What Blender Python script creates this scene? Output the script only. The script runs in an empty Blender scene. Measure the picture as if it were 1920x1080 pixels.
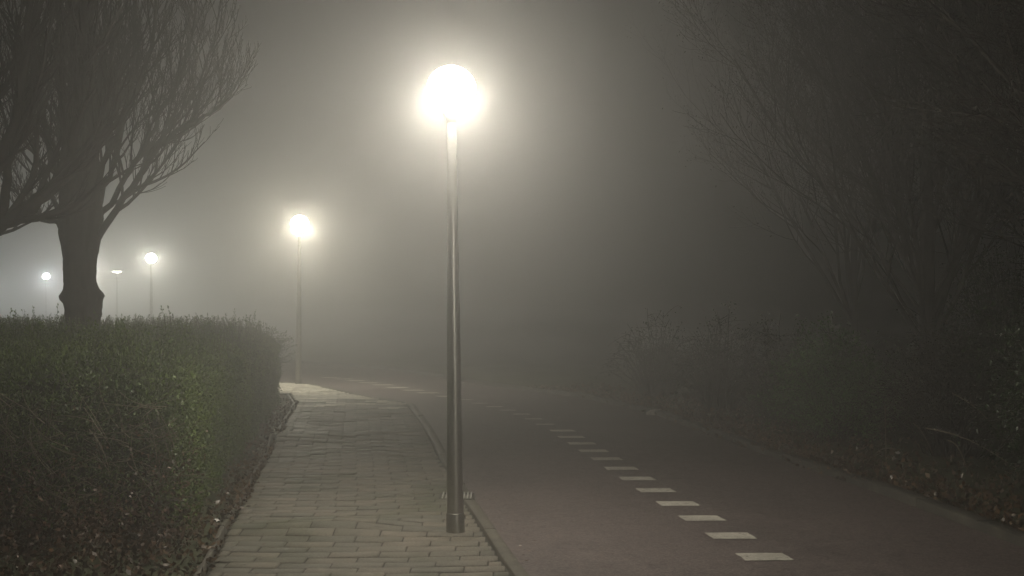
import bpy, math, random
import numpy as np
from mathutils import Vector

random.seed(7)
rng = np.random.default_rng(11)
sc = bpy.context.scene
C = sc.collection
R = math.radians
F, HZ, CX, CAMH = 2167.0, 564.0, 960.0, 1.62        # lens of the photograph, pixels


def ground_at(px, py, z=0.0):
    Y = F * (CAMH - z) / (py - HZ)
    return ((px - CX) / F * Y, Y)


# ------------------------------------------------------------------ helpers
class MB:
    """collects vertices and faces for one mesh"""
    def __init__(self):
        self.v, self.f, self.n = [], [], 0

    def add(self, verts, faces):
        verts = np.asarray(verts, float).reshape(-1, 3)
        self.v.append(verts)
        self.f.append(np.asarray(faces, int) + self.n)      # (m,3) or (m,4)
        self.n += len(verts)

    def tube(self, pts, radii, k=5, cap=True):
        pts = np.asarray(pts, float)
        n = len(pts)
        radii = np.broadcast_to(np.asarray(radii, float), (n,))
        t = np.gradient(pts, axis=0)
        t /= np.linalg.norm(t, axis=1)[:, None] + 1e-9
        ref = np.array([0.31, 0.95, 0.05]) if abs(t[0][2]) > .8 else np.array([0.05, 0.1, 1.0])
        a = np.cross(t, ref); a /= np.linalg.norm(a, axis=1)[:, None] + 1e-9
        b = np.cross(t, a)
        ang = np.arange(k) * 2 * math.pi / k
        ring = a[:, None, :] * np.cos(ang)[None, :, None] + b[:, None, :] * np.sin(ang)[None, :, None]
        V = (pts[:, None, :] + ring * radii[:, None, None]).reshape(-1, 3)
        i = np.arange(n - 1)[:, None] * k
        j = np.arange(k)[None, :]
        j2 = (j + 1) % k
        Fq = np.stack([i + j, i + j2, i + k + j2, i + k + j], -1).reshape(-1, 4)
        self.add(V, Fq)

    def lathe(self, prof, k=32, centre=(0, 0, 0)):
        prof = np.asarray(prof, float)
        n = len(prof)
        ang = np.arange(k) * 2 * math.pi / k
        V = np.stack([prof[:, 0][:, None] * np.cos(ang), prof[:, 0][:, None] * np.sin(ang),
                      np.repeat(prof[:, 1][:, None], k, 1)], -1).reshape(-1, 3) + np.array(centre)
        i = np.arange(n - 1)[:, None] * k
        j = np.arange(k)[None, :]
        j2 = (j + 1) % k
        self.add(V, np.stack([i + j, i + j2, i + k + j2, i + k + j], -1).reshape(-1, 4))

    def box(self, x0, x1, y0, y1, z0, z1, bev=0.0):
        b = bev
        V = [(x0, y0, z0), (x1, y0, z0), (x1, y1, z0), (x0, y1, z0),
             (x0, y0, z1 - b), (x1, y0, z1 - b), (x1, y1, z1 - b), (x0, y1, z1 - b),
             (x0 + b, y0 + b, z1), (x1 - b, y0 + b, z1), (x1 - b, y1 - b, z1), (x0 + b, y1 - b, z1)]
        Fq = [(0, 1, 5, 4), (1, 2, 6, 5), (2, 3, 7, 6), (3, 0, 4, 7),
              (4, 5, 9, 8), (5, 6, 10, 9), (6, 7, 11, 10), (7, 4, 8, 11), (8, 9, 10, 11)]
        self.add(V, Fq)

    def leaves(self, c, L, W, up=0.0, droop=None):
        """kite shaped leaves folded a little along the midrib"""
        c = np.asarray(c, float)
        n = len(c)
        t = rng.normal(size=(n, 3)); t[:, 2] += up
        t /= np.linalg.norm(t, axis=1)[:, None]
        q = rng.normal(size=(n, 3))
        b = np.cross(t, q); b /= np.linalg.norm(b, axis=1)[:, None] + 1e-9
        m = np.cross(t, b)
        L = (np.asarray(L) * rng.uniform(.6, 1.3, n))[:, None]
        W = (np.asarray(W) * rng.uniform(.6, 1.3, n))[:, None]
        V = np.stack([c, c + t * L * .5 + b * W * .5 + m * W * .16, c + t * L, c + t * L * .5 - b * W * .5 + m * W * .16], 1).reshape(-1, 3)
        self.add(V, np.arange(4 * n).reshape(-1, 4))

    def build(self, name, mat, parent=None, smooth=False):
        me = bpy.data.meshes.new(name)
        if self.v:
            V = np.concatenate(self.v)
            loops = np.concatenate([f.ravel() for f in self.f])
            tot = np.concatenate([np.full(len(f), f.shape[1]) for f in self.f])
            start = np.concatenate([[0], np.cumsum(tot)[:-1]])
            me.vertices.add(len(V)); me.vertices.foreach_set('co', V.ravel())
            me.loops.add(len(loops)); me.loops.foreach_set('vertex_index', loops)
            me.polygons.add(len(tot))
            me.polygons.foreach_set('loop_start', start); me.polygons.foreach_set('loop_total', tot)
            me.update(calc_edges=True)
            me.validate()
            if smooth:
                me.polygons.foreach_set('use_smooth', np.ones(len(me.polygons), bool))
        me.materials.append(mat)
        o = bpy.data.objects.new(name, me)
        C.objects.link(o)
        o.parent = parent
        return o


def tag(o, label=None, cat=None, group=None, kind=None):
    if label: o['label'] = label
    if cat: o['category'] = cat
    if group: o['group'] = group
    if kind: o['kind'] = kind
    return o


def thing(name, label, cat, loc=(0, 0, 0), rz=0.0, group=None):
    o = bpy.data.objects.new(name, None)
    C.objects.link(o)
    o.location = loc
    o.rotation_euler = (0, 0, rz)
    o.empty_display_size = .2
    return tag(o, label, cat, group)


# ------------------------------------------------------------------ materials
def new_mat(name):
    m = bpy.data.materials.new(name)
    m.use_nodes = True
    nt = m.node_tree
    return m, nt, nt.nodes['Principled BSDF']


def noise_mat(name, c1, c2, scale=8, rough=(.5, .8), bump=.0, bscale=60, metallic=0.0, island=0.0, detail=6, spec=.5, coat=0.0):
    m, nt, bs = new_mat(name)
    N = nt.nodes; Lk = nt.links
    tc = N.new('ShaderNodeTexCoord')
    nz = N.new('ShaderNodeTexNoise'); nz.inputs['Scale'].default_value = scale; nz.inputs['Detail'].default_value = detail
    nz.inputs['Roughness'].default_value = .65
    Lk.new(tc.outputs['Object'], nz.inputs['Vector'])
    cr = N.new('ShaderNodeValToRGB')
    cr.color_ramp.elements[0].position = .33; cr.color_ramp.elements[1].position = .68
    cr.color_ramp.elements[0].color = (*c1, 1); cr.color_ramp.elements[1].color = (*c2, 1)
    Lk.new(nz.outputs['Fac'], cr.inputs['Fac'])
    col = cr.outputs['Color']
    if island:
        g = N.new('ShaderNodeNewGeometry')
        mr = N.new('ShaderNodeMapRange'); mr.inputs['To Min'].default_value = 1 - island; mr.inputs['To Max'].default_value = 1 + island
        Lk.new(g.outputs['Random Per Island'], mr.inputs['Value'])
        mx = N.new('ShaderNodeMix'); mx.data_type = 'RGBA'; mx.blend_type = 'MULTIPLY'; mx.inputs[0].default_value = 1
        Lk.new(col, mx.inputs[6]); Lk.new(mr.outputs['Result'], mx.inputs[7])
        col = mx.outputs[2]
    Lk.new(col, bs.inputs['Base Color'])
    mr2 = N.new('ShaderNodeMapRange'); mr2.inputs['To Min'].default_value = rough[0]; mr2.inputs['To Max'].default_value = rough[1]
    Lk.new(nz.outputs['Fac'], mr2.inputs['Value']); Lk.new(mr2.outputs['Result'], bs.inputs['Roughness'])
    bs.inputs['Metallic'].default_value = metallic
    bs.inputs['Specular IOR Level'].default_value = spec
    if coat:
        bs.inputs['Coat Weight'].default_value = coat; bs.inputs['Coat Roughness'].default_value = .15
    if bump:
        n2 = N.new('ShaderNodeTexNoise'); n2.inputs['Scale'].default_value = bscale; n2.inputs['Detail'].default_value = 8
        n2.inputs['Roughness'].default_value = .7
        Lk.new(tc.outputs['Object'], n2.inputs['Vector'])
        bp = N.new('ShaderNodeBump'); bp.inputs['Strength'].default_value = bump; bp.inputs['Distance'].default_value = .01
        Lk.new(n2.outputs['Fac'], bp.inputs['Height']); Lk.new(bp.outputs['Normal'], bs.inputs['Normal'])
    return m


def lamp_mat(name, col, strength, up=.12):
    """opal globe over a downward reflector: weaker towards the sky than towards the ground"""
    m = bpy.data.materials.new(name)
    m.use_nodes = True
    nt = m.node_tree
    nt.nodes.clear()
    N = nt.nodes; Lk = nt.links
    e = N.new('ShaderNodeEmission'); e.inputs[0].default_value = (*col, 1)
    g = N.new('ShaderNodeNewGeometry'); sp = N.new('ShaderNodeSeparateXYZ'); Lk.new(g.outputs['Normal'], sp.inputs[0])
    mr = N.new('ShaderNodeMapRange'); mr.interpolation_type = 'SMOOTHSTEP'; mr.inputs['From Min'].default_value = -.95; mr.inputs['From Max'].default_value = .15
    mr.inputs['To Min'].default_value = strength; mr.inputs['To Max'].default_value = strength * up
    Lk.new(sp.outputs['Z'], mr.inputs['Value']); Lk.new(mr.outputs['Result'], e.inputs[1])
    o = N.new('ShaderNodeOutputMaterial')
    Lk.new(e.outputs[0], o.inputs[0])
    return m


def node(nt, kind, **kw):
    n = nt.nodes.new(kind)
    for k, v in kw.items():
        if k in n.inputs: n.inputs[k].default_value = v
        else: setattr(n, k, v)
    return n


def ramp(nt, src, stops):
    r = nt.nodes.new('ShaderNodeValToRGB')
    while len(r.color_ramp.elements) < len(stops): r.color_ramp.elements.new(.5)
    for e, (p, c) in zip(r.color_ramp.elements, stops):
        e.position = p; e.color = (*c, 1) if isinstance(c, tuple) else (c, c, c, 1)
    nt.links.new(src, r.inputs['Fac'])
    return r.outputs['Color']


def mixc(nt, a, b, fac=1.0, mode='MULTIPLY'):
    m = nt.nodes.new('ShaderNodeMix'); m.data_type = 'RGBA'; m.blend_type = mode
    if isinstance(fac, float): m.inputs[0].default_value = fac
    else: nt.links.new(fac, m.inputs[0])
    nt.links.new(a, m.inputs[6]); nt.links.new(b, m.inputs[7])
    return m.outputs[2]


def asphalt_mat():
    """old reddish asphalt: aggregate, repair patches, hairline cracks, damp spots"""
    m, nt, bs = new_mat('red_asphalt')
    Lk = nt.links
    tc = node(nt, 'ShaderNodeTexCoord').outputs['Object']
    big = node(nt, 'ShaderNodeTexNoise', Scale=.8, Detail=5.0, Roughness=.6); Lk.new(tc, big.inputs['Vector'])
    mid = node(nt, 'ShaderNodeTexNoise', Scale=9.0, Detail=6.0, Roughness=.7); Lk.new(tc, mid.inputs['Vector'])
    agg = node(nt, 'ShaderNodeTexVoronoi', Scale=75.0); Lk.new(tc, agg.inputs['Vector'])
    base = ramp(nt, big.outputs['Fac'], [(.30, (.140, .114, .110)), (.5, (.170, .138, .131)), (.70, (.190, .154, .146))])
    spots = ramp(nt, mid.outputs['Fac'], [(.32, .80), (.55, 1.0), (.72, 1.10)])
    grain = ramp(nt, agg.outputs['Color'], [(.1, .62), (.5, 1.0), (.92, 1.5)])
    col = mixc(nt, mixc(nt, base, spots), grain)
    crk = node(nt, 'ShaderNodeTexVoronoi', Scale=.55, feature='DISTANCE_TO_EDGE')
    wrp = node(nt, 'ShaderNodeTexNoise', Scale=3.0, Detail=4.0); Lk.new(tc, wrp.inputs['Vector'])
    add = node(nt, 'ShaderNodeVectorMath', operation='ADD'); Lk.new(tc, add.inputs[0]); Lk.new(wrp.outputs['Color'], add.inputs[1])
    Lk.new(add.outputs[0], crk.inputs['Vector'])
    line = ramp(nt, crk.outputs['Distance'], [(.0, .7), (.004, .8), (.009, 1.0)])
    col = mixc(nt, col, line)
    Lk.new(col, bs.inputs['Base Color'])
    rr = ramp(nt, mid.outputs['Fac'], [(.3, .40), (.7, .72)])
    Lk.new(rr, bs.inputs['Roughness'])
    bp = node(nt, 'ShaderNodeBump', Strength=.9, Distance=.006)
    fine = node(nt, 'ShaderNodeTexNoise', Scale=110.0, Detail=6.0, Roughness=.75); Lk.new(tc, fine.inputs['Vector'])
    Lk.new(fine.outputs['Fac'], bp.inputs['Height']); Lk.new(bp.outputs['Normal'], bs.inputs['Normal'])
    return m


def brick_mat():
    """weathered concrete brick: speckled aggregate, per-brick tone, moss and dirt in patches"""
    m, nt, bs = new_mat('paving_brick')
    Lk = nt.links
    tc = node(nt, 'ShaderNodeTexCoord').outputs['Object']
    fine = node(nt, 'ShaderNodeTexNoise', Scale=85.0, Detail=5.0, Roughness=.8); Lk.new(tc, fine.inputs['Vector'])
    mid = node(nt, 'ShaderNodeTexNoise', Scale=7.0, Detail=5.0, Roughness=.65); Lk.new(tc, mid.inputs['Vector'])
    big = node(nt, 'ShaderNodeTexNoise', Scale=.9, Detail=5.0, Roughness=.65); Lk.new(tc, big.inputs['Vector'])
    geo = node(nt, 'ShaderNodeNewGeometry')
    base = ramp(nt, fine.outputs['Fac'], [(.30, (.105, .098, .083)), (.48, (.225, .21, .178)), (.70, (.39, .365, .315))])
    tone = ramp(nt, geo.outputs['Random Per Island'], [(.0, (.84, .85, .84)), (.5, (1.0, .98, .96)), (1.0, (1.16, 1.10, 1.06))])
    stain = ramp(nt, mid.outputs['Fac'], [(.30, (.62, .62, .58)), (.55, (1., 1., 1.)), (.75, (1.12, 1.1, 1.07))])
    moss = ramp(nt, big.outputs['Fac'], [(.34, (.58, .64, .52)), (.52, (1., 1., 1.)), (.70, (1.12, 1.08, 1.06))])
    Lk.new(mixc(nt, mixc(nt, mixc(nt, base, tone), stain), moss), bs.inputs['Base Color'])
    Lk.new(ramp(nt, mid.outputs['Fac'], [(.3, .42), (.7, .78)]), bs.inputs['Roughness'])
    bp = node(nt, 'ShaderNodeBump', Strength=1.0, Distance=.009)
    Lk.new(fine.outputs['Fac'], bp.inputs['Height']); Lk.new(bp.outputs['Normal'], bs.inputs['Normal'])
    return m


def paint_mat():
    """thermoplastic paint, chipped so that the asphalt shows through"""
    m, nt, bs = new_mat('road_paint')
    Lk = nt.links
    tc = node(nt, 'ShaderNodeTexCoord').outputs['Object']
    n1 = node(nt, 'ShaderNodeTexNoise', Scale=16.0, Detail=8.0, Roughness=.75); Lk.new(tc, n1.inputs['Vector'])
    n2 = node(nt, 'ShaderNodeTexNoise', Scale=2.1, Detail=4.0, Roughness=.6); Lk.new(tc, n2.inputs['Vector'])
    white = ramp(nt, n2.outputs['Fac'], [(.3, (.50, .47, .41)), (.7, (.76, .72, .64))])
    dark = ramp(nt, n2.outputs['Fac'], [(.3, (.12, .10, .09)), (.7, (.18, .15, .13))])
    chip = ramp(nt, n1.outputs['Fac'], [(.33, 1.0), (.40, .2), (.52, .0)])
    Lk.new(mixc(nt, white, dark, chip, 'MIX'), bs.inputs['Base Color'])
    bs.inputs['Roughness'].default_value = .6
    return m


M = dict(
    soil=noise_mat('soil', (.028, .022, .015), (.07, .055, .035), 3, (.7, .95), .8, 25),
    grass_ground=noise_mat('grass_ground', (.05, .06, .026), (.105, .11, .055), 2.5, (.7, .95), .9, 40),
    asphalt=asphalt_mat(),
    mossy=noise_mat('mossy_kerb', (.04, .038, .03), (.125, .114, .092), 4, (.6, .9), .9, 50, island=.25),
    brick=brick_mat(),
    lamplit_brick=noise_mat('lamplit_paving', (.50, .47, .40), (.72, .68, .59), 9, (.4, .7), .9, 75, island=.22),  # lightened colour paints in the pool of light under the second lamp
    joint=noise_mat('joint_sand', (.03, .028, .02), (.065, .058, .044), 20, (.8, .95), .5, 90),
    kerb=noise_mat('kerb_concrete', (.08, .074, .058), (.19, .172, .14), 7, (.5, .8), .7, 60, island=.15),
    paint=paint_mat(),
    steel=noise_mat('galvanised_steel', (.46, .45, .42), (.52, .505, .475), 30, (.29, .33), .03, 120, metallic=.9),
    steel_foot=noise_mat('stained_steel', (.34, .33, .30), (.48, .465, .43), 14, (.32, .5), .1, 60, metallic=.8),
    sleeve=noise_mat('pole_foot_coating', (.20, .19, .175), (.32, .31, .28), 10, (.4, .6), .2, 60, metallic=.5),
    grate=noise_mat('worn_steel', (.5, .49, .46), (.62, .61, .58), 12, (.35, .5), .2, 60, metallic=.25),
    iron=noise_mat('cast_iron', (.06, .056, .048), (.11, .10, .088), 12, (.5, .7), .5, 60, metallic=.3),
    bark=noise_mat('bark', (.028, .023, .018), (.065, .054, .041), 14, (.7, .95), 1.0, 26),
    twig=noise_mat('twig_bark', (.026, .02, .016), (.055, .042, .033), 6, (.5, .8), 0, island=.3),
    cane=noise_mat('pale_stem', (.14, .11, .075), (.26, .21, .15), 5, (.35, .6), 0, island=.3),
    leaf=noise_mat('hedge_leaf', (.042, .078, .013), (.135, .19, .03), 1.3, (.38, .6), 0, island=.5),
    gleaf=noise_mat('green_bush_leaf', (.06, .13, .035), (.13, .24, .07), 1.6, (.3, .5), 0, island=.5),
    rleaf=noise_mat('russet_leaf', (.06, .028, .016), (.12, .06, .028), 2, (.4, .6), 0, island=.5),
    dleaf=noise_mat('shrub_leaf', (.022, .045, .014), (.05, .09, .028), 1.6, (.3, .5), 0, island=.5),
    bleaf=noise_mat('brown_leaf', (.025, .023, .012), (.055, .044, .022), 1.6, (.3, .6), 0, island=.5),
    litter=noise_mat('fallen_leaf', (.06, .034, .018), (.17, .10, .05), 3, (.22, .5), 0, island=.6),
    pale=noise_mat('pale_stone', (.35, .33, .29), (.55, .52, .46), 9, (.5, .8), .6, 60),
    postw=noise_mat('white_plastic', (.55, .54, .5), (.7, .68, .64), 5, (.4, .5), 0),
    globe=lamp_mat('lit_globe', (1.0, .93, .78), 345.0),
    led=lamp_mat('lit_flat_lamp', (1.0, .97, .82), 60.0, .9),
)

# ------------------------------------------------------------------ the lie of the land
PATH_R = [(1, 1.02), (4, .52), (6.8, .085), (7.53, -.03), (8.86, -.24), (11.5, -.60), (14.5, -.99), (17.5, -1.45), (18.9, -2.3), (20.2, -3.12), (21.2, -3.62), (21.45, -3.95)]
PATH_L = [(1, -1.0), (4, -1.42), (6.8, -1.83), (8.86, -2.12), (13, -2.70), (17.6, -3.32), (19.3, -3.75)]
prY, prX = np.array([p[0] for p in PATH_R]), np.array([p[1] for p in PATH_R])
plY, plX = np.array([p[0] for p in PATH_L]), np.array([p[1] for p in PATH_L])
ROAD_R = [(3.85, 1), (3.62, 4), (3.36, 7.53), (3.05, 10), (2.62, 12.4), (2.0, 16.6), (1.15, 19.3), (.05, 21.2), (-.6, 22.3), (-1.87, 25.3), (-3.3, 27.9), (-5.5, 30), (-8.5, 31.8), (-14, 34.2), (-30, 44), (-60, 66)]
TURN_L = [(-4.7, 21.75), (-7, 22.5), (-14, 25.2), (-30, 36.5), (-60, 58)]
PZ = .055


def heave(x, y):
    x = np.asarray(x, float); y = np.asarray(y, float)
    z = .055 * np.exp(-((y - 8.0 - .10 * (x + 1)) / .24) ** 2) * (.6 + .4 * np.sin(2.1 * x + 3.6)) / (1 + np.exp((x + .85) / .09))
    z = z + .075 * np.exp(-((y - 13.1 - .25 * (x + 2)) / .32) ** 2) / (1 + np.exp((x + 1.75) / .22))
    z = z + .012 * np.sin(1.7 * y + .8 * x) * np.sin(.9 * y - 1.3 * x)
    z = z + .05 * np.clip((y - 17.3) / 3.5, 0, 1) * np.exp(-((x + 4) / 2.2) ** 2)
    return z


# ground: one sheet to the horizon, raised a little under the planting on both sides
def ground():
    xs = np.concatenate([np.linspace(-190, -14, 20), np.arange(-13, 12.01, .25), np.linspace(14, 190, 20)])
    ys = np.concatenate([np.linspace(-60, 0, 12), np.arange(.5, 30, .25), np.linspace(32, 190, 24)])
    X, Y = np.meshgrid(xs, ys)
    rr = np.interp(Y, [p[1] for p in ROAD_R], [p[0] for p in ROAD_R])
    ll = np.interp(Y, plY, plX)
    d = np.maximum(np.clip((X - rr - .12) / .8, 0, 1), np.clip((ll - .1 - X) / .8, 0, 1) * np.clip((20 - Y) / 1.2, 0, 1))
    far = np.clip((Y - 33) / 6, 0, 1)
    Z = -.06 + (.13 + .03 * np.sin(X * 2.7) * np.sin(Y * 2.1)) * d + .0 * far
    V = np.stack([X, Y, Z], -1).reshape(-1, 3)
    nx = len(xs)
    i = np.arange(len(ys) - 1)[:, None] * nx; j = np.arange(nx - 1)[None, :]
    Fq = np.stack([i + j, i + j + 1, i + nx + j + 1, i + nx + j], -1).reshape(-1, 4)
    mb = MB(); mb.add(V, Fq)
    return mb.build('ground', M['grass_ground'], smooth=True)


tag(ground(), 'dark damp ground of grass and soil reaching into the fog', 'ground', kind='structure')


def strip(name, left, right, z, mat, n=60):
    """a sheet between two polylines of (x, y)"""
    def res(p):
        p = np.array(p, float)
        s = np.concatenate([[0], np.cumsum(np.linalg.norm(np.diff(p, axis=0), axis=1))])
        t = np.linspace(0, s[-1], n)
        return np.stack([np.interp(t, s, p[:, 0]), np.interp(t, s, p[:, 1])], 1)
    a, b = res(left), res(right)
    k = 10
    w = np.linspace(0, 1, k)[None, :, None]
    P = a[:, None, :] * (1 - w) + b[:, None, :] * w
    V = np.concatenate([P, np.full((n, k, 1), z)], -1).reshape(-1, 3)
    i = np.arange(n - 1)[:, None] * k; j = np.arange(k - 1)[None, :]
    mb = MB(); mb.add(V, np.stack([i + j, i + j + 1, i + k + j + 1, i + k + j], -1).reshape(-1, 4))
    return mb.build(name, mat)


road_l = [(x, y) for y, x in PATH_R] + TURN_L
tag(strip('cycle_path', road_l, ROAD_R, 0.0, M['asphalt'], 120), 'dark reddish asphalt cycle path bending left into the fog', 'cycle path', kind='structure')


# the brick pavement: every brick laid with its own small settlement
def pavement():
    near, far = MB(), MB()
    L, W, gap = .312, .142, .006
    row = 0
    y = 1.0
    while y < 25:
        blend = min(max((y - 16.6) / 2.2, 0), 1)  # share of lightened bricks, fading in the painted light pool
        yc = y + W / 2
        if yc < 21.45:
            xr = np.interp(yc, prY, prX) - .13
        else:
            xr = np.interp(yc, [p[1] for p in TURN_L], [p[0] for p in TURN_L]) - .13
            if yc < 21.75: xr = -4.3
        xl = np.interp(yc, plY, plX) + .06 if yc < 19.3 else -13 - (yc - 19) * 1.2
        off = -.135 * yc + (L / 2 if row % 2 else 0) + random.uniform(-.012, .012)
        k0 = math.floor((xl - off) / L)
        x = off + k0 * L
        while x < xr:
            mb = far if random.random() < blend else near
            a, b = max(x, xl) + gap * .8, min(x + L, xr) - gap * .8
            if b - a > .03:
                dz = random.gauss(0, .0028)
                tx, ty = random.gauss(0, .007), random.gauss(0, .009)
                y0, y1 = y + gap / 2 + random.uniform(-.002, .002), y + W - gap / 2
                bev = .005
                xm, ym = (a + b) / 2, (y0 + y1) / 2
                V = []
                for (xx, yy, z) in [(a, y0, -.08), (b, y0, -.08), (b, y1, -.08), (a, y1, -.08),
                                    (a, y0, -bev), (b, y0, -bev), (b, y1, -bev), (a, y1, -bev),
                                    (a + bev, y0 + bev, 0), (b - bev, y0 + bev, 0), (b - bev, y1 - bev, 0), (a + bev, y1 - bev, 0)]:
                    V.append((xx, yy, PZ + z + dz + tx * (xx - xm) + ty * (yy - ym) + float(heave(xx, yy))))
                mb.add(V, [(0, 1, 5, 4), (1, 2, 6, 5), (2, 3, 7, 6), (3, 0, 4, 7),
                           (4, 5, 9, 8), (5, 6, 10, 9), (6, 7, 11, 10), (7, 4, 8, 11), (8, 9, 10, 11)])
            x += L
        y += W
        row += 1
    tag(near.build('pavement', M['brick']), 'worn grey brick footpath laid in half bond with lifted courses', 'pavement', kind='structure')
    tag(far.build('pavement', M['lamplit_brick']), 'paving painted pale as the light pool under the second lamp, where the footpath bends left round the hedge', 'pavement', kind='structure')


pavement()


def joint_bed():
    ys = np.arange(1, 21.3, .1)
    mb = MB()
    V = []
    for yy in ys:
        xr = np.interp(yy, prY, prX) - .12
        xl = np.interp(yy, plY, plX) + .05 if yy < 19.3 else -9
        xs = np.linspace(xl, xr, 24)
        V.append(np.stack([xs, np.full(24, yy), PZ - .009 + heave(xs, yy)], 1))
    V = np.concatenate(V)
    i = np.arange(len(ys) - 1)[:, None] * 24; j = np.arange(23)[None, :]
    mb.add(V, np.stack([i + j, i + j + 1, i + 24 + j + 1, i + 24 + j], -1).reshape(-1, 4))
    return mb.build('pavement_bed', M['joint'])


tag(joint_bed(), 'sandy bed showing in the joints of the brick footpath', 'pavement', kind='structure')


def kerb(name, pts, w, z0, z1, label, seg=1.0, side=0.0, hv=False, jit=.003, mat='kerb'):
    p = np.array(pts, float)
    s = np.concatenate([[0], np.cumsum(np.linalg.norm(np.diff(p, axis=0), axis=1))])
    mb = MB()
    t = 0.0
    while t < s[-1] - .05:
        e = min(t + seg, s[-1])
        tt = np.linspace(t + .002, e - .002, 5)
        P = np.stack([np.interp(tt, s, p[:, 0]), np.interp(tt, s, p[:, 1])], 1)
        d = P[-1] - P[0]; d /= np.linalg.norm(d)
        nrm = np.array([d[1], -d[0]])
        dz = random.gauss(0, jit); dx = random.gauss(0, jit * .3)
        zz = dz + (heave(P[:, 0], P[:, 1]) if hv else np.zeros(5))
        prof = [(-w / 2, z0), (-w / 2, z1 - .006), (-w / 2 + .006, z1), (w / 2 - .008, z1), (w / 2, z1 - .01), (w / 2, z0)]
        V = []
        for q in range(5):
            for (u, z) in prof:
                V.append((P[q, 0] + nrm[0] * (u + dx + side), P[q, 1] + nrm[1] * (u + dx + side), z + zz[q]))
        Fq = []
        for q in range(4):
            for r in range(5):
                Fq.append((q * 6 + r, q * 6 + r + 1, (q + 1) * 6 + r + 1, (q + 1) * 6 + r))
        mb.add(V, Fq)
        mb.add([V[i] for i in (0, 1, 2, 3, 4, 5)], [(0, 1, 2, 3), (0, 3, 4, 5)])
        mb.add([V[24 + i] for i in (0, 1, 2, 3, 4, 5)], [(0, 1, 2, 3), (0, 3, 4, 5)])
        t = e
    return tag(mb.build(name, M[mat]), label, 'kerb', kind='structure')


kerb('kerb', [(x - .06, y) for y, x in PATH_R] + [(x - .06, y) for x, y in TURN_L], .085, -.1, PZ + .002, 'low concrete kerb between the brick footpath and the cycle path', 1.0, hv=True)
kerb('kerb', [(x + .07, y) for x, y in ROAD_R[:13]], .13, -.1, .065, 'low dark kerb along the verge on the far side of the cycle path', .9, jit=.005, mat='mossy')
kerb('path_edging', [(x, y) for y, x in PATH_L], .034, -.1, PZ + .002, 'thin worn edging between the footpath and the hedge', 1.0, hv=True, mat='kerb')

# painted dashes along the cycle path
DASH = [(1433, 1045), (1370, 1005.5), (1316, 972.5), (1270, 945), (1229.5, 920), (1194.5, 898), (1164.5, 879), (1137.5, 861), (1112.5, 846), (1090.5, 832), (1071, 820), (1054, 808),
        (1022, 796), (1000, 786), (978, 777), (953, 769.5), (927, 763), (900, 756.5), (873, 750), (840, 743.5), (803, 737), (775, 732), (745, 727), (718, 722), (692, 718), (667, 714), (643, 711), (621, 708)]
mb = MB()
for i, (px, py) in enumerate(DASH):
    x, y = ground_at(px, py)
    x2, y2 = ground_at(*DASH[min(i + 1, len(DASH) - 1)]); x1, y1 = ground_at(*DASH[max(i - 1, 0)])
    dx, dy = (x2 - x1), (y2 - y1); l = math.hypot(dx, dy); dx /= l; dy /= l
    hw, hl = (.15, .105) if i < 12 else (.12, .05)
    if i >= 19: hw, hl = .19, .12
    n = 6
    V, Fq = [], []
    for a in range(n + 1):
        for b in range(5):
            u = (a / n * 2 - 1) * hw; v = (b / 4 * 2 - 1) * hl
            ej = .005 * random.uniform(-1, 1) if a in (0, n) or b in (0, 4) else 0
            V.append((x + u + dx * v + ej, y + dy * v + .03 * u + ej, .005))
    for a in range(n):
        for b in range(4):
            Fq.append((a * 5 + b, (a + 1) * 5 + b, (a + 1) * 5 + b + 1, a * 5 + b + 1))
    mb.add(V, Fq)
tag(mb.build('lane_marking', M['paint']), 'row of short worn white dashes down the cycle path', 'road marking', kind='structure')

# ------------------------------------------------------------------ street lamps
GH = 3.02
def make_lamp(label, loc):
    t = thing('street_lamp', label, 'street lamp', loc, 0, 'globe lamps along the footpath')
    mb = MB()
    zz = np.linspace(.15, GH - .20, 14)
    mb.lathe([(.0585 - .030 * (z / GH), z) for z in zz], 32)
    mb.build('pole', M['steel'], t, True)
    mb = MB(); mb.lathe([(.0625, -.08), (.0625, .0), (.0615, .150), (.0595, .156), (.056, .157)], 32)
    mb.build('pole_foot', M['steel_foot'], t, True)
    mb = MB(); mb.lathe([(.0, GH - .235), (.034, GH - .235), (.036, GH - .20), (.062, GH - .165), (.066, GH - .150), (.0, GH - .148)], 24)
    mb.build('globe_holder', M['steel'], t, True)
    mb = MB(); mb.lathe([(0.165 * math.sin(a), GH - .150 * math.cos(a)) for a in np.linspace(.32, math.pi, 11)], 20)
    mb.build('globe', M['globe'], t, True)
    return t


def copy_tree(o, parent=None):
    c = o.copy(); C.objects.link(c)
    if parent is not None: c.parent = parent
    for ch in list(o.children): copy_tree(ch, c)
    return c


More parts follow.
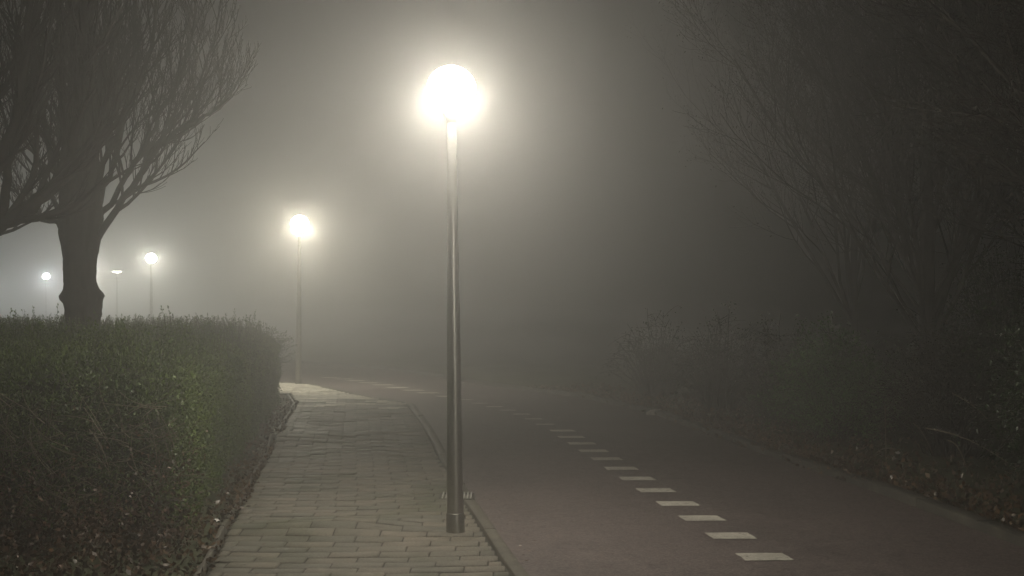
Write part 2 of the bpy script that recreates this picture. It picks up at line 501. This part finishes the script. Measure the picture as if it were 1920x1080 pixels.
lampx = ground_at(855, 1003, PZ)
lamp = make_lamp('nearest and tallest-looking lit globe lamp on a grey steel pole at the path kerb', (-.381, 7.80, PZ - .02))
lamp.rotation_euler = (0, R(-.55), 0)
for (x, y, dz, lean, pw, col, lab) in [
        (-3.93, 21.25, 000.05, .5, 540, (1.0, .93, .74), 'second lit globe lamp, standing just beyond the end of the hedge'),
        (4.2, -5.2, 0, 0, 760, (1.0, .93, .76), 'lit globe lamp of the same row standing behind the viewpoint'),
        (-11.55, 37, 0, 0, 800, (.98, .96, .82), 'third lit globe lamp, in the fog right of the tree trunk'),
        (-17.4, 47.8, -.1, 0, 1400, (.98, .96, .82), 'lit globe lamp hidden behind the tree trunk, glowing past its bark'),
        (-26.0, 64.5, 0, 0, 1800, (.90, .96, 1.0), 'small bluish white lit globe lamp left of the tree trunk'),
        (-39.4, 88, -.15, 0, 2600, (.92, .97, .95), 'faintest lit globe lamp, at the left edge of the photo')]:
    c = copy_tree(lamp)
    c.location = (x, y, dz - .03); c.rotation_euler = (0, R(lean), 0)
    c['label'] = lab
    for ch in c.children:
        if ch.name.startswith('globe') and not ch.name.startswith('globe_holder'):
            ch.material_slots[0].link = 'OBJECT'
            ch.material_slots[0].material = lamp_mat('lit_globe', col, pw)

t = thing('street_lamp', 'small flat lit lamp head in the fog between trunk and third globe lamp', 'street lamp', (-18.8, 55, -.03))
mb = MB(); mb.tube([(0, 0, -.1), (0, 0, 1.5), (0, 0, 2.98)], [.05, .045, .03], 10); mb.build('pole', M['steel'], t, True)
mb = MB(); mb.lathe([(.0, 3.13), (.10, 3.125), (.2, 3.09), (.215, 3.05), (.20, 3.045)], 20); mb.build('lamp_hood', M['sleeve'], t, True)
mb = MB(); mb.lathe([(.20, 3.044), (.17, 3.02), (.08, 2.995), (.0, 2.99)], 20); mb.build('lamp_lens', M['led'], t, True)

# ------------------------------------------------------------------ gully grate behind the nearest pole
gx0, gy0 = -.57, 9.12
grate = t = thing('drain_grate', 'small drain grate with bright bars set in the path behind the nearest pole', 'drain grate', (gx0, gy0, PZ + .004))
mb = MB()
mb.box(-.012, .31, -.012, .0, -.03, .002, .001); mb.box(-.012, .31, .27, .282, -.03, .002, .001)
mb.box(-.012, .0, .001, .269, -.03, .002, .001); mb.box(.298, .31, .001, .269, -.03, .002, .001)
mb.build('grate_frame', M['iron'], t)
mb = MB()
for i in range(9):
    x = .020 + i * .032
    V = [(x - .0055, .004, -.02), (x + .0055, .004, -.02), (x + .0055, .266, -.02), (x - .0055, .266, -.02),
         (x - .0055, .004, .002), (x + .0055, .004, .004), (x + .0055, .266, .016), (x - .0055, .266, .014)]
    mb.add(V, [(0, 1, 5, 4), (1, 2, 6, 5), (2, 3, 7, 6), (3, 0, 4, 7), (4, 5, 6, 7)])
mb.build('grate_bars', M['grate'], t)
grate.scale = (.88, .9, 1)

# ------------------------------------------------------------------ hedge
def hx_right(y):
    return np.interp(y, [7.0, 8.2, 8.86, 13, 17.6, 19.0], [-2.30, -2.28, -2.42, -2.98, -3.6, -4.0])


HXL, HYB = -11.0, 18.9
def hedge_front(x):
    return 7.75 + .10 * np.sin(x * 2.3) + .07 * np.sin(x * 5.1 + 1) + .05 * (x + 2)


def lump(x, y, s=0.0):
    return (.5 * np.sin(x * 3.1 + s) * np.sin(y * 2.7 + 1.3 + s) + .3 * np.sin(x * 6.7 + 2 * s) * np.sin(y * 7.9 + .4) + .2 * np.sin(x * 13 + y * 11))


def hedge_top(x, y):
    # rounded shoulders at the front and at the right side
    df = np.clip(y - hedge_front(x), 0, None)
    dr = np.clip(hx_right(y) - x, 0, None)
    sh = .30 * np.exp(-df / .28) + .22 * np.exp(-dr / .16)
    return 1.24 - sh + .05 * lump(x * .6, y * .6) - .012 * np.clip(y - 10, 0, 9)


def make_hedge():
    t = thing('hedge', 'large clipped hedge with upright shoots filling the bed left of the footpath', 'hedge', (-5.5, 12, 0))
    loc = np.array([-5.5, 12, 0])
    # woody core that keeps the hedge opaque
    mb = MB()
    xs = np.linspace(HXL, 0, 70)
    ys = np.linspace(0, 1, 60)
    V = []
    for v in ys:
        for u in np.linspace(0, 1, 70):
            y = 8.05 + v * (HYB - .25 - 8.05)
            x = HXL + u * (hx_right(y) - .22 - HXL)
            V.append((x, y, hedge_top(x, y) - .13 + .04 * lump(x, y)))
    V = np.array(V) - loc
    n = 70
    i = np.arange(59)[:, None] * n; j = np.arange(69)[None, :]
    mb.add(V, np.stack([i + j, i + j + 1, i + n + j + 1, i + n + j], -1).reshape(-1, 4))
    for edge in ([k for k in range(70)], [59 * 70 + k for k in range(70)], [r * 70 + 69 for r in range(60)]):
        top = V[edge]; bot = top.copy(); bot[:, 2] = -.05
        W = np.concatenate([top, bot]); m = len(edge); k = np.arange(m - 1)
        mb.add(W, np.stack([k, k + 1, m + k + 1, m + k], -1))
    mb.build('branch_core', M['bark'], t)
    # leaves
    mb = MB()
    # front face
    n = 52000
    x = rng.uniform(-6.2, -2.25, n); z = rng.uniform(.04, 1, n) ** .9 * 1.22
    dep = rng.exponential(.10, n)
    bulge = .12 * lump(x, z * 2) + .16 * np.clip((.5 - z) / .5, 0, 1)
    y = hedge_front(x) - .02 - bulge + dep + .20 * np.clip((z - .85) / .4, 0, 1) ** 2
    ok = z < hedge_top(x, y) + .04
    ok &= rng.uniform(size=n) < .5 + .5 * np.clip(z / .8, 0, 1)
    mb.leaves(np.stack([x, y, z], 1)[ok] - loc, .030, .014, .3)
    # right side face
    n = 62000
    y = 7.8 + rng.uniform(0, 1, n) ** 1.15 * (HYB - 7.8); z = rng.uniform(.05, 1.2, n)
    x = hx_right(y) - rng.exponential(.07, n) + .09 * lump(y * 1.1, z * 2.4) + .05 - .10 * np.clip((z - .95) / .3, 0, 1)
    ok = z < hedge_top(np.minimum(x, hx_right(y)), y) + .05
    mb.leaves(np.stack([x, y, z], 1)[ok] - loc, .032, .015, .3)
    # top
    n = 95000
    y = 7.75 + rng.uniform(0, 1, n) ** 1.35 * (HYB - 7.75)
    x = hx_right(y) - rng.uniform(0, 1, n) * np.minimum(8.5, .30 * y + 2.2)
    y = np.maximum(y, hedge_front(x) + rng.exponential(.05, n))
    z = hedge_top(x, y) - rng.exponential(.05, n) + .03
    mb.leaves(np.stack([x, y, z], 1) - loc, .044, .012, 1.3)
    lf = mb.build('foliage', M['leaf'], t)
    # upright shoots with small leaves
    ms, ml, P = MB(), MB(), []
    n = 5200
    y = 7.9 + rng.uniform(0, 1, n) ** 1.1 * (HYB - 7.9)
    x = hx_right(y) - .03 - rng.uniform(0, 1, n) ** 1.1 * np.minimum(8.0, .3 * y + 2)
    for a, b in zip(x, y):
        if b < hedge_front(a): continue
        h = random.uniform(.09, .29) * (1.0 if random.random() > .04 else 1.4)
        z0 = float(hedge_top(a, b)) - .05
        lx, ly = random.gauss(0, .045), random.gauss(0, .045)
        s = np.linspace(0, 1, 4)
        pts = np.stack([a + lx * s ** 1.6, b + ly * s ** 1.6, z0 + h * s], 1) - loc
        ms.tube(pts, np.array([.0022, .002, .0016, .001]), 3)
        k = int(6 + h * 60)
        w = rng.uniform(.2, 1, k)
        P.append(np.stack([a + lx * w ** 1.6, b + ly * w ** 1.6, z0 + h * w], 1) - loc)
    # side sprigs that break the far corner
    for q in range(64):
        b = random.uniform(17.8, 19.0) if q < 44 else random.uniform(8.3, 17.5)
        a = float(hx_right(b)); z0 = random.uniform(.55, 1.15) if q < 44 else random.uniform(.3, 1.1)
        ln = random.uniform(.10, .38) if q < 44 else random.uniform(.06, .16)
        s = np.linspace(0, 1, 5)
        dz = random.uniform(-.1, .5) * ln; dy = random.uniform(-.3, .5) * ln
        pts = np.stack([a - .08 + (ln + .08) * s, b + dy * s, z0 + dz * s ** 2], 1) - loc
        ms.tube(pts, np.array([.005, .004, .003, .002, .0012]), 3)
        w = rng.uniform(.15, 1, int(18 + ln * 60))
        P.append(np.stack([a - .08 + (ln + .08) * w, b + dy * w, z0 + dz * w ** 2], 1) - loc + rng.normal(0, .015, (len(w), 3)))
    ml.leaves(np.concatenate(P), .027, .011, 1.4)
    ms.build('shoot_stems', M['twig'], t)
    ml.build('shoot_leaves', M['leaf'], t)
    # bare stems over the dark front, and russet leaves low down
    mb = MB()
    for q in range(420):
        a = random.uniform(-4.6, -2.2); z0 = random.uniform(.05, .95)
        b = float(hedge_front(a)) - .06 - random.uniform(0, .16) - .15 * max(0, .5 - z0)
        ln = random.uniform(.08, .45); ang = random.uniform(-2.4, 2.4)
        s = np.linspace(0, 1, 6); cv = random.uniform(-.5, .5)
        dx = np.sin(ang + cv * s) * s * ln; dz = np.cos(ang + cv * s) * s * ln
        zz = np.maximum(z0 + dz, .03)
        mb.tube(np.stack([a + dx, b - .05 * np.sin(s * 2.5), zz], 1) - loc, np.linspace(.0032, .0012, 6), 4)
    mb.build('bare_stems', M['cane'], t)
    mb = MB()
    n = 9000
    x = rng.uniform(-5.2, -2.05, n); z = np.abs(rng.normal(.02, .28, n)) + .03
    y = hedge_front(x) - .08 - rng.exponential(.14, n) - .32 * np.clip(.5 - z, 0, 1)
    ok = (z < .95) & (rng.uniform(size=n) < .45 + .55 * (lump(x, z * 2, 2.0) > 0))
    mb.leaves(np.stack([x, y, z], 1)[ok] - loc, .034, .018, .1)
    n = 7000
    x = rng.uniform(-5.0, -1.95, n); q = rng.uniform(0, 1, n) ** 1.2
    y = 7.75 - q * 1.9
    ok = x < np.interp(y, plY, plX) - .10 - .25 * rng.uniform(size=n)
    z = .05 + np.abs(rng.normal(0, .14, n)) * (1 - .6 * q)
    mb.leaves(np.stack([x, y, z], 1)[ok] - loc, .045, .024, .2)
    mb.build('russet_foliage', M['rleaf'], t)
    # a few tall wands over the top
    for (px, d, z0, pts) in [(268, 12.5, 1.15, [(0, 0), (.02, .07), (.09, .18)]), (336, 13, 1.15, [(0, 0), (.01, .10), (.10, .22)])]:
        X = (px - CX) / F * d
        mb = MB()
        mb.tube(np.array([(X + a, d, z0 + b) for a, b in pts]) - loc, np.array([.008, .006, .004]), 5)
        mb.build('tall_shoot', M['rleaf'], t)
    return t


make_hedge()

# ------------------------------------------------------------------ trees
class Tree:
    def __init__(self, seed, side_k=6):
        self.w = MB(); self.t = MB(); self.r = random.Random(seed); self.tips = []

    def branch(self, pts, r0, r1, k=6, fine=False):
        pts = np.asarray(pts, float)
        rad = np.linspace(r0, r1, len(pts))
        (self.t if fine else self.w).tube(pts, rad, k)

    def grow(self, p, d, ln, rad, lvl, up, nchild, spread, maxlvl, shrink=.62, wob=.10):
        r = self.r
        n = 7 if lvl < maxlvl else 5
        pts = [np.array(p, float)]
        d = np.array(d, float); d /= np.linalg.norm(d)
        for i in range(n):
            d = d + np.array([r.gauss(0, wob), r.gauss(0, wob), r.gauss(0, wob * .6) + up])
            d /= np.linalg.norm(d)
            pts.append(pts[-1] + d * ln / n)
        self.follow(pts, rad, lvl, up, nchild, spread, maxlvl, shrink, wob, ln)

    def follow(self, pts, rad, lvl, up, nchild, spread, maxlvl, shrink, wob, ln, start=.18):
        r = self.r
        pts = np.asarray(pts, float)
        fine = lvl >= 2
        k = 8 if lvl == 0 else 5 if lvl == 1 else 4 if lvl == 2 else 3
        self.branch(pts, rad, max(rad * .30, .0022), k, fine)
        if lvl >= maxlvl:
            self.tips.append(pts[2:]); return
        m = len(pts) - 1
        for c in range(nchild[lvl]):
            f = start + (1 - start) * (c + r.random()) / nchild[lvl]
            f = min(f, .985) * m
            i = int(f)
            q = pts[i] + (pts[i + 1] - pts[i]) * (f - i)
            dd = pts[i + 1] - pts[i]; dd /= np.linalg.norm(dd)
            a = np.array([r.gauss(0, 1), r.gauss(0, 1), r.gauss(0, .5)])
            a -= dd * a.dot(dd); a /= np.linalg.norm(a) + 1e-6
            s = spread[lvl] * r.uniform(.6, 1.35)
            nd = dd * math.cos(s) + a * math.sin(s)
            l2 = ln * shrink * r.uniform(.6, 1.2) * (1.15 - .5 * f / m)
            self.grow(q, nd, l2, max(rad * (1 - .65 * f / m) * .55, .003), lvl + 1, up, nchild, spread, maxlvl, shrink, wob)


def px3(px, py, d):
    return np.array([(px - CX) / F * d, d, CAMH + (HZ - py) * d / F])


def trunk_mesh(prof, k=56, seed=1, knobs=()):
    """prof: (x, y, z, radius) along the trunk; ridged, knotty bark"""
    r = np.random.default_rng(seed)
    ph = r.uniform(0, 6.28, 12)
    P = np.array(prof, float)
    nz = 130
    zi = np.linspace(P[0, 2], P[-1, 2], nz)
    jit = r.normal(0, 1, (nz, k))
    V = []
    for q, z in enumerate(zi):
        x, y, rad = (np.interp(z, P[:, 2], P[:, i]) for i in (0, 1, 3))
        for w, a in enumerate(np.arange(k) * 2 * math.pi / k):
            tw = a + .25 * math.sin(1.3 * z + ph[5])
            rr = rad * (1 + .045 * math.sin(3 * tw + ph[0] + z) + .03 * math.sin(5 * tw + ph[1] - 2 * z)
                        + .028 * math.sin(11 * tw + ph[2] + 3 * math.sin(2.2 * z + ph[6])) + .03 * math.sin(17 * tw + ph[3] + 4 * math.sin(3.1 * z + ph[7]))
                        + .02 * math.sin(13 * z + 3 * a + ph[4]) + .012 * jit[q, w])
            for (kz, ka, kh, kw) in knobs:
                da = math.atan2(math.sin(a - ka), math.cos(a - ka))
                rr += kh * math.exp(-((z - kz) / kw) ** 2 - (da / .7) ** 2)
            V.append((x + rr * math.cos(a), y + rr * math.sin(a), z))
    i = np.arange(nz - 1)[:, None] * k; j = np.arange(k)[None, :]; j2 = (j + 1) % k
    mb = MB(); mb.add(V, np.stack([i + j, i + j2, i + k + j2, i + k + j], -1).reshape(-1, 4))
    return mb


def finish_tree(T, root, trunk, leaf=None, leafmat=None):
    loc = np.array(root.location)
    for mb in (T.w, T.t):
        mb.v = [v - loc for v in mb.v]
    if trunk is not None:
        trunk.v = [v - loc for v in trunk.v]
        trunk.build('trunk', M['bark'], root, True)
    T.w.build('limbs', M['bark'], root, True)
    T.t.build('crown', M['twig'], root)
    if leaf:
        mb = MB()
        pts = np.concatenate(T.tips)
        k = rng.choice(len(pts), min(leaf[0], len(pts) * 3))
        mb.leaves(pts[k % len(pts)] - loc + rng.normal(0, leaf[3], (len(k), 3)), leaf[1], leaf[2], -.3)
        mb.build('leaves', leafmat, root)


# the tree standing in the hedge
D = 13.0
T = Tree(3)
r0 = thing('tree', 'bare upright tree with knobbly trunk rising out of the hedge', 'tree', ((150 - CX) / F * D, D, 0))
bx = (152 - CX) / F * D
prof = [(bx, D, 0, .23), (bx, D, .9, .195), (bx + .01, D, 1.35, .185), (bx, D, 1.66, .185), (bx - .02, D, 1.85, .172), (bx - .02, D, 2.1, .172), (bx - .01, D, 2.32, .215), (bx, D, 2.55, .235), (bx, D, 3.1, .20), (bx + .02, D, 4.2, .14), (bx + .02, D, 5.4, .08)]
tr = trunk_mesh(prof, seed=4, knobs=[(1.68, -.1, .07, .06), (1.56, -.3, .065, .05), (1.47, .1, .03, .04), (1.66, math.pi, .065, .06), (1.55, -1.5, .05, .1)])
nc, sp = [9, 8, 7], [.55, .5, .5]
def limb(pl, dv, rad, lvl=1, ncx=None, up=.13, start=.2):
    n = len(pl)
    pts = np.array([px3(a, b, D + dv * i / (n - 1)) for i, (a, b) in enumerate(pl)])
    # resample
    s = np.linspace(0, n - 1, n * 3 - 2)
    q = np.stack([np.interp(s, np.arange(n), pts[:, i]) for i in range(3)], 1)
    q[1:-1] += np.array([[T.r.gauss(0, .012) for _ in range(3)] for _ in range(len(q) - 2)])
    ln = np.linalg.norm(np.diff(q, axis=0), axis=1).sum()
    T.follow(q, rad, lvl, up, ncx or [0, 17, 11, 6], [.5, .5, .5, .45], 4, .42, .10, ln, start)
for args in [
        ([(172, 462), (192, 425), (222, 388), (262, 330), (296, 278), (318, 255), (368, 228), (412, 205), (436, 180)], -.4, .046, 1, [0, 18, 11, 6], .16),
        ([(166, 440), (190, 400), (214, 372), (246, 318), (268, 280), (300, 215), (335, 150), (360, 70), (375, -40)], .3, .040),
        ([(262, 330), (280, 285), (330, 230), (372, 160), (400, 80), (415, -10)], -.2, .026, 1, [0, 15, 11, 6], .16),
        ([(160, 420), (178, 370), (195, 310), (225, 240), (262, 150), (290, 50), (300, -60)], -.5, .045),
        ([(158, 400), (165, 330), (180, 250), (205, 150), (222, 40), (230, -90)], .5, .050),
        ([(150, 400), (148, 300), (150, 200), (158, 90), (160, -100)], -.6, .060),
        ([(146, 410), (135, 330), (122, 240), (112, 130), (108, 0), (104, -100)], .3, .048),
        ([(140, 430), (118, 360), (95, 290), (78, 200), (66, 90), (55, -60)], -.3, .045),
        ([(128, 452), (108, 420), (78, 405), (52, 382), (20, 350), (-20, 300)], .5, .032),
        ([(126, 440), (106, 395), (92, 350), (75, 310), (48, 240), (28, 150), (15, 30)], .7, .036),
        ([(168, 430), (196, 350), (216, 300), (240, 200), (250, 100), (262, -60)], .9, .04),
        ([(150, 380), (175, 300), (190, 190), (195, 80), (200, -80)], .9, .045),
        ([(150, 380), (130, 280), (140, 170), (135, 60), (130, -80)], 1.0, .045)]:
    limb(*args)
finish_tree(T, r0, tr)

# the second tree, its trunk just left of the frame
D = 11.0
T = Tree(9)
r1 = thing('tree', 'dark leaning tree at the left edge reaching thick limbs into the frame', 'tree', ((-140 - CX) / F * D, D, 0))
bx = (-140 - CX) / F * D
tr = trunk_mesh([(bx, D, 0, .26), (bx, D, 1.0, .22), (bx + .02, D, 1.6, .20), (bx + .08, D, 2.0, .21), (bx + .08, D, 2.3, .12)], seed=8)
for args in [
        ([(-100, 480), (-40, 442), (10, 412), (60, 388), (100, 352), (135, 290), (150, 200), (158, 90), (160, -40)], .3, .10, 1, [0, 18, 11, 6]),
        ([(-90, 490), (-20, 442), (30, 420), (62, 412)], -.3, .05, 1, [0, 3, 4, 4]),
        ([(-110, 470), (-60, 400), (-5, 310), (30, 220), (50, 100), (60, -60)], -.5, .085, 1, [0, 18, 11, 6]),
        ([(-120, 460), (-90, 350), (-50, 240), (-20, 100), (-5, -80)], .4, .08, 1, [0, 13, 9, 5]),
        ([(0, 405), (15, 340), (20, 250), (40, 150), (85, 40), (100, -60)], .6, .05, 1, [0, 13, 9, 5])]:
    limb(*args)
finish_tree(T, r1, tr)


def wild_tree(label, x, y, h, seed, n0=7, lean=(-.1, 0), base_r=.14, spreadx=1.0, maxlvl=3, nch=(7, 8, 6), leaf=None, lm=None, up=.10, group=None, fork=.28):
    T = Tree(seed)
    root = thing('tree', label, 'tree', (x, y, 0), 0, group)
    fz = h * fork
    tr = trunk_mesh([(x, y, -.1, base_r * 1.35), (x, y, .4, base_r), (x + lean[0] * .3, y, fz, base_r * .85), (x + lean[0] * .5, y, h * .55, base_r * .5)], seed=seed)
    for i in range(n0):
        a = 2 * math.pi * (i + T.r.random() * .7) / n0
        s = T.r.uniform(.25, .75) * spreadx
        d = (math.cos(a) * s + lean[0], math.sin(a) * s + lean[1], 1)
        z = fz * T.r.uniform(.55, 1.25)
        T.grow((x + lean[0] * .3, y, z), d, h * T.r.uniform(.55, .8), base_r * T.r.uniform(.32, .5), 0, up, list(nch), [.6, .6, .6], maxlvl, .5, .11)
    finish_tree(T, root, tr, leaf, lm)
    return root


G2 = 'dark trees behind the verge on the right'
wild_tree('near dark tree with raking bare branches above the verge bushes at the right edge', 4.75, 8.0, 6.2, 21, 12, (-.08, .0), .08, .80, 3, (12, 11, 8), (34000, .034, .012, .06), M['bleaf'], .02, G2, .12)
wild_tree('dark tree leaning over the cycle path behind the green verge bush', 5.6, 15.4, 8.0, 22, 10, (-.12, 0), .09, 1.0, 3, (11, 10, 7), (24000, .04, .015, .08), M['bleaf'], .10, G2, .15)
wild_tree('tall foggy tree beyond the bend, left of the darker right hand trees', 8.6, 29, 11, 23, 9, (-.06, 0), .10, .8, 3, (10, 10, 7), (9000, .07, .03, .1), M['bleaf'], .12, G2, .15)
wild_tree('broad foggy tree between the bend and the dark right hand trees', 7.7, 21.5, 9.5, 24, 10, (-.10, 0), .10, .9, 3, (11, 10, 7), (22000, .042, .016, .09), M['bleaf'], .11, G2, .15)
wild_tree('black tree at the right margin behind the nearest verge bush', 6.6, 12.6, 8.5, 26, 10, (-.1, 0), .10, 1.0, 3, (11, 9, 7), (24000, .042, .016, .07), M['bleaf'], .09, G2, .15)


# ------------------------------------------------------------------ bushes on the right verge
def bush(label, x, y, rx, ry, h, nl, lm, stems, seed, lsz=(.04, .018), twig=M['twig'], arch=.3, group='bushes along the verge', berries=0):
    r = random.Random(seed)
    root = thing('bush', label, 'bush', (x, y, .05), 0, group)
    ms = MB(); P = []
    for i in range(stems):
        a = r.uniform(0, 6.283); q = r.random() ** .6
        ex, ey = math.cos(a) * rx * q, math.sin(a) * ry * q
        hz = h * math.sqrt(max(.06, 1 - .85 * q * q)) * r.uniform(.72, 1.12)
        sx, sy = ex * .25, ey * .25
        s = np.linspace(0, 1, 8)
        droop = arch * q * h
        pts = np.stack([sx + (ex - sx) * s ** 1.3, sy + (ey - sy) * s ** 1.3, hz * (1.25 * s - .25 * s * s) - droop * np.clip(s - .6, 0, 1) ** 2 * 3], 1)
        pts[1:] += np.array([[r.gauss(0, .02) for _ in range(3)] for _ in range(7)])
        pts[:, 2] = np.maximum(pts[:, 2], -.05)
        ms.tube(pts, np.linspace(.009, .002, 8), 4)
        P.append(pts[2:])
        for c in range(6):
            j = r.randint(2, 6); d = np.array([r.gauss(0, 1), r.gauss(0, 1), r.gauss(.5, .7)]); d /= np.linalg.norm(d)
            l = h * r.uniform(.12, .32)
            w = np.linspace(0, 1, 4)[:, None]
            tp = pts[j] + d * l * w + np.array([0, 0, -.25 * l]) * w * w
            tp[:, 2] = np.maximum(tp[:, 2], -.04)
            ms.tube(tp, np.linspace(.004, .0015, 4), 3)
            P.append(tp)
    ms.build('stems', twig, root)
    if nl:
        P = np.concatenate(P)
        k = rng.integers(0, len(P), nl)
        c = P[k] + rng.normal(0, .045, (nl, 3))
        c[:, 2] = np.maximum(c[:, 2], .0)
        mb = MB(); mb.leaves(c, lsz[0], lsz[1], -.1)
        mb.build('foliage', lm, root)
    if berries:
        k = rng.integers(0, len(P), berries)
        c = P[k] + rng.normal(0, .03, (berries, 3))
        c[:, 2] = np.maximum(c[:, 2], .02)
        mb = MB(); mb.leaves(c, .03, .022, -.1)  # small pale kites stand in for white berries and wet glints
        mb.build('pale_specks', M['pale'], root)
    return root


bush('sparse twiggy bush with pale specks for berries and glints at the bend, farthest along the verge', 2.35, 18.9, 1.0, 1.0, 1.35, 2600, M['dleaf'], 90, 31, berries=55)
bush('twiggy grey bush with pale specks for berries and glints between the bend and the green bush', 2.95, 16.3, .85, 1.2, 1.45, 2600, M['dleaf'], 100, 32, berries=60)
bush('low leggy bush just left of the rounded green bush', 3.35, 14.6, .7, .8, 1.3, 3000, M['bleaf'], 80, 37, berries=18)
bush('rounded dark green leafy bush beside the kerb, middle of the verge', 3.62, 12.9, .85, .95, 1.32, 20000, M['gleaf'], 130, 33)
bush('brownish straggly bush with bare pale canes right of the green bush', 4.35, 11.4, .95, .8, 1.4, 7000, M['bleaf'], 120, 34)
bush('nearest tall dark green bush at the right edge of the photo', 4.45, 8.7, .9, 1.0, 2.0, 26000, M['dleaf'], 150, 35, (.034, .017))
bush('black bush filling the gap behind the brown straggly bush', 5.6, 12.9, 1.2, 1.2, 2.3, 12000, M['dleaf'], 120, 36)

# long pale canes lying over the verge
mb = MB()
for (x0, y0, z0, x1, y1, z1) in [(4.15, 10.9, .75, 4.55, 10.6, .30), (3.9, 10.9, .42, 4.5, 10.3, .12), (3.55, 11.0, .62, 3.56, 11.0, .05), (3.75, 10.8, .48, 3.9, 10.6, .10), (4.0, 10.6, .34, 4.1, 10.4, .1), (3.62, 10.9, .22, 3.40, 11.1, .05)]:
    s = np.linspace(0, 1, 7)
    mb.tube(np.stack([x0 + (x1 - x0) * s, y0 + (y1 - y0) * s, z0 + (z1 - z0) * s + .07 * np.sin(s * 3.14)], 1), np.linspace(.007, .003, 7), 5)
tag(mb.build('fallen_canes', M['cane']), 'loose pale bramble canes leaning over the verge by the brown bush', 'canes', kind='stuff')

# leaf litter
mb = MB()
n = 9000
y = rng.uniform(5, 21, n) ** 1.0
x = np.interp(y, [p[1] for p in ROAD_R[:8]], [p[0] for p in ROAD_R[:8]]) + np.where((y < 10.0) & (y > 6.5), .14, .0) + rng.exponential(.5, n)
z = np.interp(x - np.interp(y, [p[1] for p in ROAD_R[:8]], [p[0] for p in ROAD_R[:8]]), [.12, .92], [.0, .09]) + rng.uniform(0, .03, n) + .012
mb.leaves(np.stack([x, y, z], 1), .055, .035, 0)
n = 4200
y = 4.5 + rng.uniform(0, 1, n) ** 1.3 * 14
xl = np.interp(y, plY, plX)
x = xl + .07 - rng.exponential(.16, n) * np.where(y < 8, 2.2, 1)
z = np.interp(xl - x, [.1, .9], [.0, .08]) + rng.uniform(0, .03, n) + .03
mb.leaves(np.stack([x, y, z], 1), .045, .028, 0)
# thin scatter on the hard surfaces
n = 520
y = 6 + rng.uniform(0, 1, n) ** 1.4 * 13
e = np.interp(y, prY, prX)
x = np.where(rng.uniform(size=n) < .6, e + .03 + rng.exponential(.25, n), np.interp(y, plY, plX) + .04 + rng.exponential(.25, n))
z = np.where(x > e, .006, PZ + .012 + heave(x, y))
L3 = MB(); L3.leaves(np.stack([x, y, z], 1), .035, .022, 0)
v = L3.v[0].reshape(-1, 4, 3); v[:, :, 2] = z[:, None] + np.abs(v[:, :, 2] - z[:, None]) * .14
mb.add(v.reshape(-1, 3), L3.f[0])
n = 70
x, y = rng.uniform(.3, 3.2, n), 6.5 + rng.uniform(0, 1, n) ** 1.3 * 12
ok = x < np.interp(y, [p[1] for p in ROAD_R[:8]], [p[0] for p in ROAD_R[:8]]) - .05
x, y = x[ok], y[ok]
L4 = MB(); L4.leaves(np.stack([x, y, np.full(len(x), .006)], 1), .035, .02, 0)
v = L4.v[0].reshape(-1, 4, 3); v[:, :, 2] = .006 + np.abs(v[:, :, 2] - .006) * .14
mb.add(v.reshape(-1, 3), L4.f[0])
tag(mb.build('leaf_litter', M['litter']), 'wet fallen leaves strewn over the verge, hedge foot and path edges', 'fallen leaves', kind='stuff')

# a pale stone at the kerb
sx, sy = ground_at(1226, 777)
mb = MB()
mb.lathe([(.001, .09), (.05, .085), (.085, .055), (.10, .02), (.10, -.03)], 9)
o = mb.build('stone', M['pale'], smooth=True)
o.location = (sx + .03, sy, .0); o.scale = (1.5, .8, .8); o.rotation_euler = (0, 0, .3)
tag(o, 'pale stone lying on the kerb below the twiggy bushes', 'stone')

# ------------------------------------------------------------------ fog
mb = MB()
mb.box(-195, 195, -65, 195, -1.1, 13.0)
mb.add([(-195, -65, -1.1), (195, -65, -1.1), (195, 195, -1.1), (-195, 195, -1.1)], [(3, 2, 1, 0)])
hm = bpy.data.materials.new('fog')
hm.use_nodes = True
nt = hm.node_tree
nt.nodes.clear()
pvn = nt.nodes.new('ShaderNodeVolumePrincipled')
pvn.inputs['Color'].default_value = (.97, .97, .97, 1)
pvn.inputs['Density'].default_value = .032
pvn.inputs['Anisotropy'].default_value = .75
out = nt.nodes.new('ShaderNodeOutputMaterial')
nt.links.new(pvn.outputs[0], out.inputs['Volume'])
hz = mb.build('haze', hm)
tag(hz, 'thick night fog filling the whole place', 'fog', kind='stuff')
# weld so the box is closed
import bmesh
bm = bmesh.new(); bm.from_mesh(hz.data); bmesh.ops.remove_doubles(bm, verts=bm.verts, dist=.001); bmesh.ops.recalc_face_normals(bm, faces=bm.faces); bm.to_mesh(hz.data); bm.free()

# ------------------------------------------------------------------ sky, camera, render
w = bpy.data.worlds.new('World'); sc.world = w
w.use_nodes = True
nt = w.node_tree
sky = nt.nodes.new('ShaderNodeTexSky'); sky.sky_type = 'NISHITA'; sky.sun_disc = False
sky.sun_elevation = R(-8); sky.sun_rotation = R(40)
bg = nt.nodes['Background']; bg.inputs['Strength'].default_value = .02
nt.links.new(sky.outputs[0], bg.inputs[0])

cam = bpy.data.cameras.new('camera')
cam.sensor_width = 36; cam.lens = 36 * F / 1920; cam.clip_start = .05; cam.clip_end = 2000
cam.shift_y = (HZ - 540) / 1920
co = bpy.data.objects.new('camera', cam); C.objects.link(co)
co.location = (0, 0, CAMH); co.rotation_euler = (R(90), 0, 0)
sc.camera = co
sc.render.engine = 'CYCLES'
sc.cycles.max_bounces = 8
sc.cycles.diffuse_bounces = 3
sc.cycles.glossy_bounces = 3
sc.cycles.volume_bounces = 1
sc.cycles.use_denoising = True
sc.cycles.sample_clamp_indirect = 4
sc.view_settings.view_transform = 'Standard'
sc.view_settings.look = 'None'
sc.view_settings.exposure = .42
sc.view_settings.gamma = 1
